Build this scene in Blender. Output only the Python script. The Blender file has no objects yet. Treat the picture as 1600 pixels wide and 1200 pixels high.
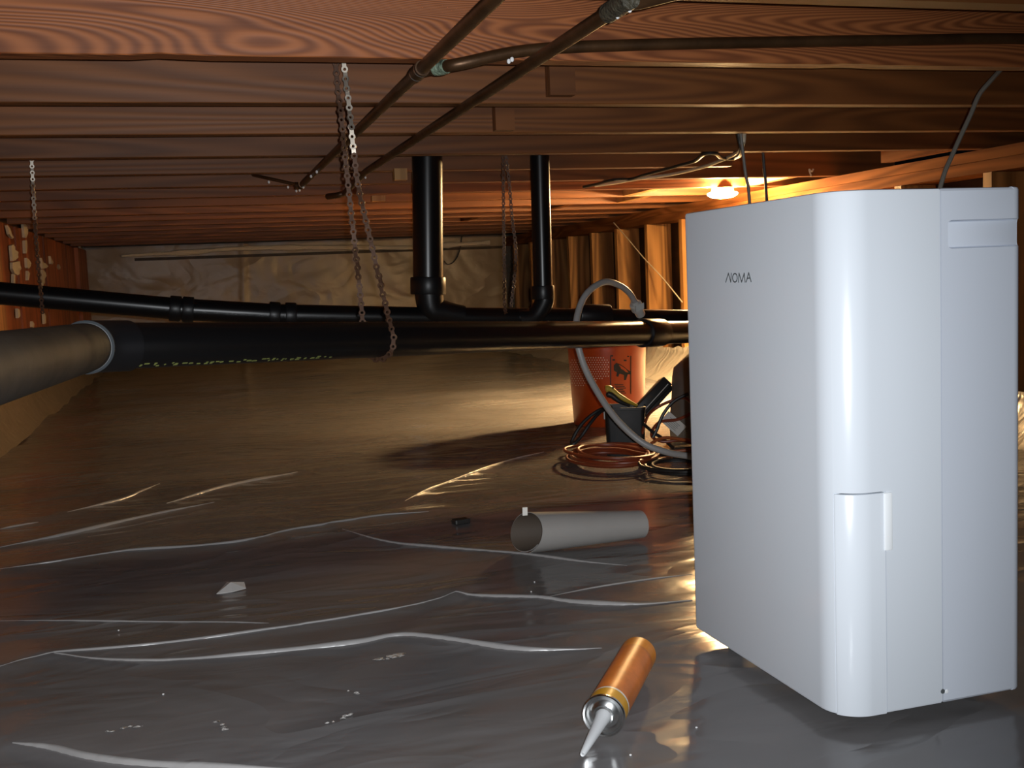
import bpy, bmesh, math, random
from math import sin, cos, pi, sqrt
from mathutils import Vector, Matrix, noise
random.seed(7)
sc = bpy.context.scene
col = sc.collection
V = Vector

# ------------------------------------------------------------------ camera
F_PX, YAW, PITCH, ROLL, CAM_Z = 1702.41, .272849, .0958204, -.0425367, .534117
_f = V((sin(YAW)*cos(PITCH), cos(YAW)*cos(PITCH), -sin(PITCH)))
_r0 = V((cos(YAW), -sin(YAW), 0)); _u0 = _r0.cross(_f)
_r = cos(ROLL)*_r0 + sin(ROLL)*_u0
_u = -sin(ROLL)*_r0 + cos(ROLL)*_u0
EYE = V((0, 0, CAM_Z))
cam = bpy.data.cameras.new('camera'); cam.sensor_width = 36; cam.lens = F_PX/1600*36
cam.clip_start = .02
cam_o = bpy.data.objects.new('camera', cam); col.objects.link(cam_o)
cam_o.matrix_world = Matrix(((_r.x, _u.x, -_f.x, EYE.x), (_r.y, _u.y, -_f.y, EYE.y), (_r.z, _u.z, -_f.z, EYE.z), (0, 0, 0, 1)))
sc.camera = cam_o

def ray(u, v): return _f + _r*((u-800)/F_PX) - _u*((v-600)/F_PX)
def on_x(u, v, X): d = ray(u, v); return EYE + d*(X/d.x)
def on_y(u, v, Y): d = ray(u, v); return EYE + d*(Y/d.y)
def on_z(u, v, Z): d = ray(u, v); return EYE + d*((Z-CAM_Z)/d.z)
def at(u, v, w): return EYE + ray(u, v)*w

# ------------------------------------------------------------------ world, light, exposure
w = bpy.data.worlds.new('world'); sc.world = w; w.use_nodes = True
w.node_tree.nodes['Background'].inputs[0].default_value = (.30, .36, .5, 1)
w.node_tree.nodes['Background'].inputs[1].default_value = .002
sc.view_settings.view_transform = 'Standard'; sc.view_settings.look = 'None'
sc.view_settings.exposure = 0.0; sc.view_settings.gamma = 1.0
sc.view_settings.use_curve_mapping = False

FLASH_POWER, LAMP_POWER = 97.0, 66.0
fl = bpy.data.lights.new('phone_flash', 'SPOT'); fl.energy = FLASH_POWER; fl.color = (.93, .965, 1.0)
fl.spot_size = math.radians(100); fl.spot_blend = 1.0; fl.shadow_soft_size = .004
flo = bpy.data.objects.new('phone_flash', fl); col.objects.link(flo)
flo.location = EYE + _r*.016 + _u*.010 - _f*.005
flo.rotation_euler = (ray(520, 650)).to_track_quat('-Z', 'Y').to_euler()
LAMP = V((2.085, 4.12, 0))
ll = bpy.data.lights.new('ceiling_bulb', 'AREA'); ll.shape = 'DISK'; ll.size = .10; ll.energy = LAMP_POWER; ll.color = (1.0, .65, .29)
llo = bpy.data.objects.new('ceiling_bulb', ll); col.objects.link(llo); llo.location = (LAMP.x, LAMP.y, .814); ll.spread = math.radians(128)

# ------------------------------------------------------------------ materials
def new_mat(name):
    m = bpy.data.materials.new(name); m.use_nodes = True
    nt = m.node_tree; b = nt.nodes['Principled BSDF']
    return m, nt, b
def N(nt, typ, **kw):
    n = nt.nodes.new(typ)
    for k, v in kw.items():
        if k in n.inputs: n.inputs[k].default_value = v
        else: setattr(n, k, v)
    return n
def plain(name, rgb, rough=.5, metal=0, spec=.5, bump=0, bscale=80, var=0, vscale=6, emit=None):
    m, nt, b = new_mat(name)
    b.inputs['Base Color'].default_value = (*rgb, 1); b.inputs['Roughness'].default_value = rough
    b.inputs['Metallic'].default_value = metal; b.inputs['Specular IOR Level'].default_value = spec
    tc = N(nt, 'ShaderNodeTexCoord')
    if var:
        n = N(nt, 'ShaderNodeTexNoise', Scale=vscale, Detail=5.0, Roughness=.6); nt.links.new(tc.outputs['Object'], n.inputs['Vector'])
        r = N(nt, 'ShaderNodeValToRGB')
        r.color_ramp.elements[0].position = .3; r.color_ramp.elements[1].position = .7
        r.color_ramp.elements[0].color = (*[c*(1-var) for c in rgb], 1); r.color_ramp.elements[1].color = (*[min(1, c*(1+var)) for c in rgb], 1)
        nt.links.new(n.outputs['Fac'], r.inputs['Fac']); nt.links.new(r.outputs['Color'], b.inputs['Base Color'])
    if bump:
        n = N(nt, 'ShaderNodeTexNoise', Scale=bscale, Detail=4.0); nt.links.new(tc.outputs['Object'], n.inputs['Vector'])
        bp = N(nt, 'ShaderNodeBump', Strength=bump, Distance=.01); nt.links.new(n.outputs['Fac'], bp.inputs['Height'])
        nt.links.new(bp.outputs['Normal'], b.inputs['Normal'])
    if emit:
        b.inputs['Emission Color'].default_value = (*emit[0], 1); b.inputs['Emission Strength'].default_value = emit[1]
    return m
def wood(name, dark, light, grain_axis='X', rings=9.0, stretch=.12, rough=.55, stain=.35, spec=.38):
    """grain as contour lines of a noise field that is drawn out along the board"""
    m, nt, b = new_mat(name)
    tc = N(nt, 'ShaderNodeTexCoord'); oi = N(nt, 'ShaderNodeObjectInfo')
    mp = N(nt, 'ShaderNodeMapping')
    s = {'X': (stretch, 1, 1), 'Y': (1, stretch, 1), 'Z': (1, 1, stretch)}[grain_axis]
    mp.inputs['Scale'].default_value = [k*6 for k in s]
    nt.links.new(tc.outputs['Object'], mp.inputs['Vector'])
    ofs = N(nt, 'ShaderNodeVectorMath', operation='SCALE'); ofs.inputs[0].default_value = (37, 53, 71)
    nt.links.new(oi.outputs['Random'], ofs.inputs['Scale'])
    add = N(nt, 'ShaderNodeVectorMath', operation='ADD')
    nt.links.new(mp.outputs['Vector'], add.inputs[0]); nt.links.new(ofs.outputs['Vector'], add.inputs[1])
    n1 = N(nt, 'ShaderNodeTexNoise', Scale=1.0, Detail=1.5, Roughness=.45, Distortion=.35)
    nt.links.new(add.outputs['Vector'], n1.inputs['Vector'])
    mul = N(nt, 'ShaderNodeMath', operation='MULTIPLY'); mul.inputs[1].default_value = rings*2*pi
    nt.links.new(n1.outputs['Fac'], mul.inputs[0])
    sn = N(nt, 'ShaderNodeMath', operation='SINE'); nt.links.new(mul.outputs[0], sn.inputs[0])
    mr = N(nt, 'ShaderNodeMapRange'); mr.inputs['From Min'].default_value = -1; mr.inputs['From Max'].default_value = 1
    nt.links.new(sn.outputs[0], mr.inputs['Value'])
    # fine fibres
    mp2 = N(nt, 'ShaderNodeMapping'); mp2.inputs['Scale'].default_value = [k*90 for k in [x if x == 1 else .03 for x in s]]
    nt.links.new(tc.outputs['Object'], mp2.inputs['Vector'])
    n2 = N(nt, 'ShaderNodeTexNoise', Scale=1.0, Detail=3.0); nt.links.new(mp2.outputs['Vector'], n2.inputs['Vector'])
    n3 = N(nt, 'ShaderNodeTexNoise', Scale=.8, Detail=3.0, Roughness=.6); nt.links.new(add.outputs['Vector'], n3.inputs['Vector'])
    mixa = N(nt, 'ShaderNodeMix', data_type='FLOAT'); mixa.inputs['Factor'].default_value = .45
    nt.links.new(mr.outputs[0], mixa.inputs[2]); nt.links.new(n2.outputs['Fac'], mixa.inputs[3])
    rp = N(nt, 'ShaderNodeValToRGB')
    rp.color_ramp.elements[0].position = .15; rp.color_ramp.elements[1].position = .8
    rp.color_ramp.elements[0].color = (*dark, 1); rp.color_ramp.elements[1].color = (*light, 1)
    nt.links.new(mixa.outputs[0], rp.inputs['Fac'])
    hsv = N(nt, 'ShaderNodeHueSaturation')
    val = N(nt, 'ShaderNodeMapRange'); val.inputs['From Min'].default_value = .3; val.inputs['From Max'].default_value = .7
    val.inputs['To Min'].default_value = 1-stain; val.inputs['To Max'].default_value = 1+stain*.6
    nt.links.new(n3.outputs['Fac'], val.inputs['Value']); nt.links.new(val.outputs[0], hsv.inputs['Value'])
    nt.links.new(rp.outputs['Color'], hsv.inputs['Color']); nt.links.new(hsv.outputs['Color'], b.inputs['Base Color'])
    b.inputs['Roughness'].default_value = rough; b.inputs['Specular IOR Level'].default_value = spec
    bp = N(nt, 'ShaderNodeBump', Strength=.25, Distance=.002); nt.links.new(mixa.outputs[0], bp.inputs['Height'])
    nt.links.new(bp.outputs['Normal'], b.inputs['Normal'])
    return m
def poly(name, rgb, rough, bump, scale, spec=.5, var=.25):
    """crumpled polythene: broad soft relief plus sharp little creases"""
    m, nt, b = new_mat(name)
    b.inputs['Roughness'].default_value = rough; b.inputs['Specular IOR Level'].default_value = spec
    tc = N(nt, 'ShaderNodeTexCoord')
    n0 = N(nt, 'ShaderNodeTexNoise', Scale=1.4, Detail=4.0, Roughness=.55); nt.links.new(tc.outputs['Object'], n0.inputs['Vector'])
    rp = N(nt, 'ShaderNodeValToRGB')
    rp.color_ramp.elements[0].position = .3; rp.color_ramp.elements[1].position = .7
    rp.color_ramp.elements[0].color = (*[c*(1-var) for c in rgb], 1); rp.color_ramp.elements[1].color = (*[c*(1+var) for c in rgb], 1)
    nt.links.new(n0.outputs['Fac'], rp.inputs['Fac']); nt.links.new(rp.outputs['Color'], b.inputs['Base Color'])
    mp = N(nt, 'ShaderNodeMapping'); mp.inputs['Scale'].default_value = (.7*scale, 1.6*scale, 1.0*scale); mp.inputs['Rotation'].default_value = (0, 0, .25)
    nt.links.new(tc.outputs['Object'], mp.inputs['Vector'])
    n1 = N(nt, 'ShaderNodeTexNoise', Scale=3.0, Detail=2.0, Roughness=.4, Distortion=1.2); nt.links.new(mp.outputs['Vector'], n1.inputs['Vector'])
    n2 = N(nt, 'ShaderNodeTexNoise', Scale=11.0, Detail=2.0, Roughness=.5, Distortion=.8); nt.links.new(mp.outputs['Vector'], n2.inputs['Vector'])
    rg = N(nt, 'ShaderNodeMath', operation='PINGPONG'); rg.inputs[1].default_value = .5
    m2 = N(nt, 'ShaderNodeMath', operation='MULTIPLY'); m2.inputs[1].default_value = 3.0
    nt.links.new(n1.outputs['Fac'], m2.inputs[0]); nt.links.new(m2.outputs[0], rg.inputs[0])
    ad = N(nt, 'ShaderNodeMath', operation='MULTIPLY_ADD'); ad.inputs[1].default_value = .35
    nt.links.new(n2.outputs['Fac'], ad.inputs[0]); nt.links.new(rg.outputs[0], ad.inputs[2])
    bp = N(nt, 'ShaderNodeBump', Strength=bump, Distance=.02); nt.links.new(ad.outputs[0], bp.inputs['Height'])
    nt.links.new(bp.outputs['Normal'], b.inputs['Normal'])
    return m

M = {
 'joist': wood('joist_fir', (.125, .041, .010), (.21, .072, .0175), 'X', rings=22, stretch=.06, stain=.20),
 'joist_near': wood('joist_fir_coarse_grain', (.145, .041, .012), (.345, .112, .034), 'X', rings=62, stretch=.13, stain=.16),
 'subfloor': wood('subfloor_board', (.10, .035, .013), (.26, .10, .04), 'Y', rings=5),
 'beam': wood('beam_fir', (.14, .045, .012), (.27, .098, .028), 'Y', rings=12, rough=.85, spec=.1),
 'stud': wood('stud_spruce', (.20, .085, .022), (.44, .21, .062), 'Z', rings=9, stretch=.10, stain=.5),
 'block': wood('block_spruce', (.36, .17, .05), (.66, .36, .13), 'Z', rings=4),
 'redboard': wood('red_brown_board', (.14, .035, .012), (.30, .085, .030), 'Z', rings=4),
 'plywood': wood('plywood_panel', (.24, .10, .035), (.46, .22, .085), 'Z', rings=5),
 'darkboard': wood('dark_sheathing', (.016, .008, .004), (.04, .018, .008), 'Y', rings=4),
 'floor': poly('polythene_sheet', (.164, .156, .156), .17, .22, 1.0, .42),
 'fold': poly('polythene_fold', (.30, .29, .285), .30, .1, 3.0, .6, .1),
 'wallpoly': poly('polythene_wall_sheet', (.25, .19, .135), .35, .3, 1.2, .5, .2),
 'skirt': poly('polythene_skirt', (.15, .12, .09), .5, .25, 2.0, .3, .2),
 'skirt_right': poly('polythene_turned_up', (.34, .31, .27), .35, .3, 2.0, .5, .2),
 'edge': plain('pale_sheet_edge', (.62, .54, .44), .5, bump=.4, bscale=50),
 'greenjoint': plain('green_corrosion', (.15, .20, .14), .65, bump=.6, bscale=150, var=.7, vscale=90),
 'torn': plain('torn_foam', (.48, .41, .31), .8, bump=.5, bscale=60),
 'concrete': plain('concrete', (.22, .18, .13), .9, bump=.5, bscale=40, var=.3),
 'abs': plain('black_abs', (.0045, .0045, .005), .30, spec=.38),
 'absdusty': plain('dusty_grey_abs', (.024, .021, .018), .65, spec=.2, bump=.12, bscale=35, var=.45, vscale=9),
 'hub': plain('black_hub', (.006, .006, .007), .38, spec=.4),
 'primer': plain('grey_solvent_edge', (.035, .04, .044), .7, spec=.15),
 'ink': plain('yellow_pipe_print', (.20, .22, .06), .6),
 'copper': plain('tarnished_copper', (.085, .042, .018), .42, metal=.6, bump=.1, bscale=30, var=.4, vscale=14),
 'verdigris': plain('verdigris_solder', (.05, .043, .027), .6, bump=.6, bscale=150, var=.6, vscale=90),
 'solder': plain('bright_solder', (.75, .73, .68), .25, metal=1),
 'drop': plain('water_drop', (.8, .8, .8), .05, spec=1.0),
 'steel': plain('chain_steel', (.40, .35, .29), .42, metal=.85, var=.35, vscale=40),
 'rust': plain('rusty_chain', (.075, .034, .017), .6, metal=.4, var=.45, vscale=40),
 'white': plain('white_front_shell', (.70, .745, .80), .22, spec=.5),
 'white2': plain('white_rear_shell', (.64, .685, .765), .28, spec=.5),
 'tank': plain('white_tank', (.71, .755, .81), .22, spec=.5),
 'grip': plain('white_grip', (.90, .93, .95), .25),
 'core': plain('shell_core_grey', (.30, .32, .35), .6),
 'logo': plain('logo_grey', (.085, .095, .10), .5),
 'rubber': plain('caster_black', (.012, .012, .012), .6),
 'hose': plain('grey_hose', (.33, .32, .31), .4),
 'fitting': plain('clear_fitting', (.42, .42, .40), .3, spec=.7),
 'tubeorange': plain('cartridge_orange', (.60, .16, .022), .38, var=.35, vscale=14),
 'tubeorange2': plain('cartridge_end_orange', (.62, .20, .012), .4, var=.2, vscale=30),
 'tubeyellow': plain('cartridge_yellow', (.62, .30, .012), .35),
 'tubewhite': plain('cartridge_ring', (.72, .66, .58), .4),
 'tin': plain('tinplate', (.62, .63, .63), .22, metal=1),
 'nozzle': plain('nozzle_white', (.62, .63, .64), .4),
 'roll': plain('grey_roll_sheet', (.30, .285, .27), .55, var=.08),
 'rollin_shade': plain('roll_inside_shade', (.075, .055, .040), .7),  # shade inside the curled roll, put into a darker brown
 'tag': plain('white_tag', (.8, .78, .72), .6),
 'bucket': plain('orange_bucket', (.40, .050, .005), .35, spec=.5),
 'print_w': plain('white_print', (.75, .60, .50), .6),
 'print_k': plain('black_print', (.015, .012, .01), .6),
 'binblack': plain('black_bin', (.010, .010, .010), .5),
 'dull': plain('dull_black_plastic', (.02, .019, .018), .45),
 'yellowtool': plain('tool_yellow', (.55, .38, .05), .4),
 'greymid': plain('grey_plastic', (.17, .165, .155), .5),
 'paper': plain('paper_label', (.62, .60, .55), .7),
 'cordred': plain('red_cord', (.22, .042, .014), .42),
 'cordorange': plain('orange_cord', (.36, .09, .022), .42),
 'cordblack': plain('black_cord', (.014, .013, .013), .45),
 'cablegrey': plain('grey_cable', (.17, .155, .13), .5),
 'cablewhite': plain('cream_cable', (.60, .52, .38), .5),
 'cableblack': plain('dark_cable', (.03, .026, .022), .5),
 'lampbase': plain('lamp_base', (.10, .085, .05), .6),
 'dome': plain('lamp_dome', (1, .9, .7), .4, emit=((1.0, .64, .28), 2300)),
 'vent': plain('daylight_gap', (1, 1, 1), .5, emit=((.9, .95, 1.0), 3)),
 'smear': plain('dried_smear', (.42, .40, .38), .7, bump=.8, bscale=200),
 'chip': plain('plastic_chip', (.46, .44, .42), .35),
}

# ------------------------------------------------------------------ mesh helpers
ORG = {}
def link(o, parent=None):
    col.objects.link(o)
    if parent is not None: o.parent = parent
    return o
def thing(name, label, cat, loc, rz=0, group=None):
    o = bpy.data.objects.new(name, None); o.empty_display_size = .05
    link(o); o.location = loc; o.rotation_euler = (0, 0, rz)
    o['label'] = label; o['category'] = cat
    if group: o['group'] = group
    ORG[o.name] = V(loc)
    return o
def tag(o, label, cat, group=None):
    o['label'] = label; o['category'] = cat
    if group: o['group'] = group
    return o
def obj(name, vf, mat, parent=None, smooth=True, local=False, label=None, stuff=False, sharp=35):
    """vf = (verts, faces) in world space (or in the parent's space with local=True), linked as ONE mesh object"""
    vs, fs = vf[0], vf[1]
    o0 = V((0, 0, 0))
    if parent is not None and not local: o0 = ORG.get(parent.name, o0)
    if parent is None and not local:
        o0 = sum((V(v) for v in vs), V())/len(vs)
        o0.z = min(v[2] for v in vs)
    me = bpy.data.meshes.new(name)
    me.from_pydata([tuple(V(v)-o0) for v in vs], [], fs)
    bm = bmesh.new(); bm.from_mesh(me); bmesh.ops.recalc_face_normals(bm, faces=bm.faces); bm.to_mesh(me); bm.free()
    if smooth:
        me.polygons.foreach_set('use_smooth', [True]*len(me.polygons))
        try: me.set_sharp_from_angle(angle=math.radians(sharp))
        except Exception: pass
    if isinstance(mat, (list, tuple)):
        for m in mat: me.materials.append(m)
        if len(vf) > 2: me.polygons.foreach_set('material_index', vf[2])
    else: me.materials.append(mat)
    o = bpy.data.objects.new(name, me); link(o, parent)
    if parent is None and not local: o.location = o0
    ORG[o.name] = o0 if not local else V((0, 0, 0))
    if label: o['label'] = label
    if stuff: o['kind'] = 'stuff'
    return o
def structure(name, vf, mat, parent=None, **k):
    o = obj(name, vf, mat, parent, local=True, **k)
    if parent is None: o['kind'] = 'structure'
    return o
def join(*parts):
    vs, fs = [], []
    for p in parts:
        n = len(vs); vs += list(p[0]); fs += [tuple(i+n for i in f) for f in p[1]]
    return vs, fs
def box(x0, x1, y0, y1, z0, z1):
    vs = [(x, y, z) for z in (z0, z1) for y in (y0, y1) for x in (x0, x1)]
    return vs, [(0, 2, 3, 1), (4, 5, 7, 6), (0, 1, 5, 4), (2, 6, 7, 3), (0, 4, 6, 2), (1, 3, 7, 5)]
def obox(c, ax, ay, az):
    """oriented box: centre and three half-axis vectors"""
    c, ax, ay, az = V(c), V(ax), V(ay), V(az)
    vs = [c+ax*i+ay*j+az*k for k in (-1, 1) for j in (-1, 1) for i in (-1, 1)]
    return vs, [(0, 2, 3, 1), (4, 5, 7, 6), (0, 1, 5, 4), (2, 6, 7, 3), (0, 4, 6, 2), (1, 3, 7, 5)]
def bevelled(vf, b=.003, seg=2):
    me = bpy.data.meshes.new('tmp'); me.from_pydata([tuple(v) for v in vf[0]], [], vf[1])
    bm = bmesh.new(); bm.from_mesh(me); bmesh.ops.recalc_face_normals(bm, faces=bm.faces)
    bmesh.ops.bevel(bm, geom=list(bm.edges), offset=b, segments=seg, affect='EDGES', profile=.5)
    vs = [v.co.copy() for v in bm.verts]; bm.verts.index_update(); fs = [tuple(v.index for v in f.verts) for f in bm.faces]
    bm.free(); bpy.data.meshes.remove(me)
    return vs, fs
def spline(pts, n=8):
    pts = [V(p) for p in pts]
    if len(pts) < 3: return [pts[0].lerp(pts[-1], i/n) for i in range(n+1)]
    out = []
    for i in range(len(pts)-1):
        p0 = pts[i-1] if i else pts[0]*2-pts[1]; p1, p2 = pts[i], pts[i+1]
        p3 = pts[i+2] if i+2 < len(pts) else pts[-1]*2-pts[-2]
        for k in range(n):
            t = k/n
            out.append(.5*((2*p1)+(p2-p0)*t+(2*p0-5*p1+4*p2-p3)*t*t+(3*p1-p0-3*p2+p3)*t**3))
    out.append(pts[-1]); return out
def tube(pts, r, seg=12, caps=True):
    """swept round section; r is a number or one radius per point"""
    pts = [V(p) for p in pts]; n = len(pts)
    rs = [r]*n if not isinstance(r, (list, tuple)) else r
    vs, fs = [], []
    t = (pts[1]-pts[0]).normalized(); a = t.orthogonal().normalized()
    for i in range(n):
        t2 = (pts[min(i+1, n-1)]-pts[max(i-1, 0)]).normalized()
        a = (a-t2*a.dot(t2)).normalized(); b = t2.cross(a)
        for k in range(seg):
            th = 2*pi*k/seg; vs.append(pts[i]+(a*cos(th)+b*sin(th))*rs[i])
    for i in range(n-1):
        for k in range(seg):
            k2 = (k+1) % seg; fs.append((i*seg+k, i*seg+k2, (i+1)*seg+k2, (i+1)*seg+k))
    if caps: fs += [tuple(range(seg))[::-1], tuple(range((n-1)*seg, n*seg))]
    return vs, fs
def lathe(p0, axis, prof, seg=32, close=True):
    """profile [(distance along the axis, radius)] turned about the axis from p0"""
    p0 = V(p0); ax = V(axis).normalized(); a = ax.orthogonal().normalized(); b = ax.cross(a)
    vs, fs = [], []
    for d, r in prof:
        for k in range(seg):
            th = 2*pi*k/seg; vs.append(p0+ax*d+(a*cos(th)+b*sin(th))*max(r, 1e-5))
    for i in range(len(prof)-1):
        for k in range(seg):
            k2 = (k+1) % seg; fs.append((i*seg+k, i*seg+k2, (i+1)*seg+k2, (i+1)*seg+k))
    if close: fs += [tuple(range(seg))[::-1], tuple(range((len(prof)-1)*seg, len(prof)*seg))]
    return vs, fs
def prism(outline, z0, z1, b=.002):
    """vertical prism on an XY outline (counter-clockwise) with softened rims"""
    n = len(outline); P = [V((x, y, 0)) for x, y in outline]; nrm = []
    for i in range(n):
        e1 = (P[i]-P[i-1]); e2 = (P[(i+1) % n]-P[i])
        e1.normalize(); e2.normalize()
        m = V((e1.y, -e1.x, 0))+V((e2.y, -e2.x, 0)); m.normalize()
        c = max(.4, m.dot(V((e2.y, -e2.x, 0)))); nrm.append(m/c)
    rows = [(z0, b), (z0+b*.3, b*.3), (z0+b, 0), (z1-b, 0), (z1-b*.3, b*.3), (z1, b)] if b else [(z0, 0), (z1, 0)]
    vs, fs = [], []
    for z, ins in rows:
        for i in range(n): vs.append((P[i].x-nrm[i].x*ins, P[i].y-nrm[i].y*ins, z))
    for k in range(len(rows)-1):
        for i in range(n):
            j = (i+1) % n; fs.append((k*n+i, k*n+j, (k+1)*n+j, (k+1)*n+i))
    fs += [tuple(range(n))[::-1], tuple(range((len(rows)-1)*n, len(rows)*n))]
    return vs, fs
def sphere(c, r, sx=1, sy=1, sz=1, seg=10, rings=6):
    vs, fs = [], []
    for i in range(rings+1):
        ph = pi*i/rings
        for k in range(seg):
            th = 2*pi*k/seg
            vs.append((c[0]+r*sx*sin(ph)*cos(th)*(1 if 0 < i < rings else 1e-3), c[1]+r*sy*sin(ph)*sin(th)*(1 if 0 < i < rings else 1e-3), c[2]+r*sz*cos(ph)))
    for i in range(rings):
        for k in range(seg):
            k2 = (k+1) % seg; fs.append((i*seg+k, (i+1)*seg+k, (i+1)*seg+k2, i*seg+k2))
    fs += [tuple(range(seg)), tuple(range(rings*seg, (rings+1)*seg))[::-1]]
    return vs, fs

# ------------------------------------------------------------------ room numbers
XL, XR, YB = -.79, 2.35, 8.5
ZJ = .8723; J0 = 1.6983; SP = .406; JT = .038; JH = .19

# ------------------------------------------------------------------ floor: polythene vapour barrier
FOLDS = [  # photographed crease lines: pixels, ribbon half width (m), ridge height (m)
 ([(85,1025),(200,1032),(320,1028),(480,1012),(560,1003),(625,992),(700,998),(800,1012),(880,1013),(940,1010)], .0042, .012),
 ([(0,1042),(60,1027),(200,1013),(400,985),(520,967),(640,945),(712,926)], .0022, .014),
 ([(712,926),(760,930),(850,935),(920,942),(1000,944),(1082,938)], .0045, .012),
 ([(0,855),(120,832),(230,805),(335,783)], .0042, .012),
 ([(260,785),(360,757),(465,736)], .005, .010),
 ([(105,800),(190,778),(250,755)], .0035, .008),
 ([(0,890),(100,877),(200,862),(330,852),(400,842),(450,830),(540,815),(600,805),(670,800)], .0028, .016),
 ([(535,826),(600,842),(680,852),(800,863),(900,876),(980,884)], .0030, .010),
 ([(633,783),(670,765),(720,745),(790,720),(850,705)], .0040, .010),
 ([(0,968),(150,967),(325,968),(420,973)], .0018, .006),
 ([(20,1163),(80,1170),(150,1185),(250,1195),(420,1201),(640,1216)], .0045, .012),
 ([(0,826),(60,814)], .003, .006),
 ([(850,935),(930,918),(1010,906),(1082,898)], .0016, .008),
 ([(200,770),(330,757),(450,738),(545,722),(620,708),(700,690),(800,674),(890,660),(960,652)], .002, .010),
]
fold_w = []
for px, hw, hh in FOLDS:
    fold_w.append([on_z(u, v, 0.0) for u, v in px])
def seg_dist(p, a, b):
    d = b-a; t = max(0, min(1, (p-a).dot(d)/max(d.dot(d), 1e-9))); q = p-(a+d*t)
    return q.length, (d.x*q.y-d.y*q.x)
BX, BY, BW, BD, BH, BTH = .66837, 1.05744, .37432, .25228, .616, .0196
def floor_z(x, y):
    n = noise.noise(V((x*1.3, y*2.6, 1.3)))*.0045+noise.noise(V((x*3.1+.5*y, y*6.5, 7.7)))*.0022
    far = max(0., min(1., (y-2.6)/2)); n += far*noise.noise(V((x*2.2, y*4.0, 3.1)))*.016
    z = n-.004
    p = V((x, y))
    for (px, hw, hh), pts in zip(FOLDS, fold_w):
        if x < min(q.x for q in pts)-.2 or x > max(q.x for q in pts)+.2 or y < min(q.y for q in pts)-.2 or y > max(q.y for q in pts)+.9: continue
        best, side = 9, 0
        for a, b in zip(pts, pts[1:]):
            d, s = seg_dist(p, V((a.x, a.y)), V((b.x, b.y)))
            if d < best: best, side = d, s
        wdt = .018 if side < 0 else .075
        z += hh*(1 if hh > .02 else .32)*math.exp(-(best/wdt)**2)
    # flat where the dehumidifier stands
    dx, dy = max(BX-x, 0, x-BX-BD), max(BY-y, 0, y-BY-BW); d = sqrt(dx*dx+dy*dy)
    k = max(0., min(1., d/.10)); return z*k+(-.001)*(1-k)
xs = [XL-.03+i*.0105 for i in range(int((XR-XL+.3)/.0105)+1)]
ys = [-.6]
while ys[-1] < YB+.1: ys.append(ys[-1]+max(.011, .0095*ys[-1]))
nx = len(xs)
fv = [(x, y, floor_z(x, y)) for y in ys for x in xs]
ff = [(j*nx+i, j*nx+i+1, (j+1)*nx+i+1, (j+1)*nx+i) for j in range(len(ys)-1) for i in range(nx-1)]
floor = structure('floor', (fv, ff), M['floor'], sharp=180)
floor['label'] = 'wrinkled grey polythene vapour barrier sheet over the crawl space floor'
for (px, hw, hh), pts in zip(FOLDS[:13], fold_w):
    c = spline(pts, 8); vs, fs = [], []; n = len(c); dist = 0
    for i, p in enumerate(c):
        t = (c[min(i+1, n-1)]-c[max(i-1, 0)]); t.z = 0; t.normalize(); nn = V((-t.y, t.x, 0))
        e = min(1, 3.5*i/n+.12, 3.5*(n-1-i)/n+.12); wj = hw*e*(.75+.5*noise.noise(p*9))
        zb = floor_z(p.x, p.y)
        for a, zz in ((-1.3, -.002), (-.9, .55), (0, 1.0), (1.0, .4), (1.5, -.002)):
            q = p+nn*(wj*a); vs.append((q.x, q.y, zb+(zz*wj*1.5 if zz > 0 else zz)))
    for i in range(n-1):
        for k in range(4): fs.append((i*5+k, i*5+k+1, (i+1)*5+k+1, (i+1)*5+k))
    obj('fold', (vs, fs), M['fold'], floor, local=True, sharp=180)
def smear(u, v, ln, wd, ang, seed):
    rnd = random.Random(seed); c = on_z(u, v, 0); vs, fs = [], []
    for k in range(rnd.randint(5, 8)):
        t = rnd.uniform(-1, 1); a = ang; cx = c.x+cos(a)*ln*t+rnd.uniform(-wd, wd)*.5; cy = c.y+sin(a)*ln*t+rnd.uniform(-wd, wd)*.5
        r = rnd.uniform(.25, .6)*wd; n0 = len(vs); z = floor_z(cx, cy)
        for q in range(8):
            th = 2*pi*q/8; rr = r*rnd.uniform(.5, 1.2)
            vs.append((cx+cos(th)*rr*1.6, cy+sin(th)*rr, z+.0008))
        vs.append((cx, cy, z+.0022)); fs += [(n0+q, n0+(q+1) % 8, n0+8) for q in range(8)]
    obj('dried_smear', (vs, fs), M['smear'], floor, local=True, stuff=True)
for a in ((595, 1025, .028, .012, .35, 1), (345, 1130, .02, .005, 1.9, 2), (190, 1140, .03, .008, .3, 3), (553, 1078, .014, .005, 2.2, 4), (530, 1120, .02, .006, .6, 5)): smear(*a)
for (u, v) in ((1088, 1132), (985, 1175), (835, 907), (830, 925), (185, 980), (255, 1084)):
    p = on_z(u, v, 0); obj('water_drop', sphere((p.x, p.y, floor_z(p.x, p.y)+.0008), .0016, sz=.6, seg=8, rings=4), M['drop'], floor, local=True)

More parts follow.
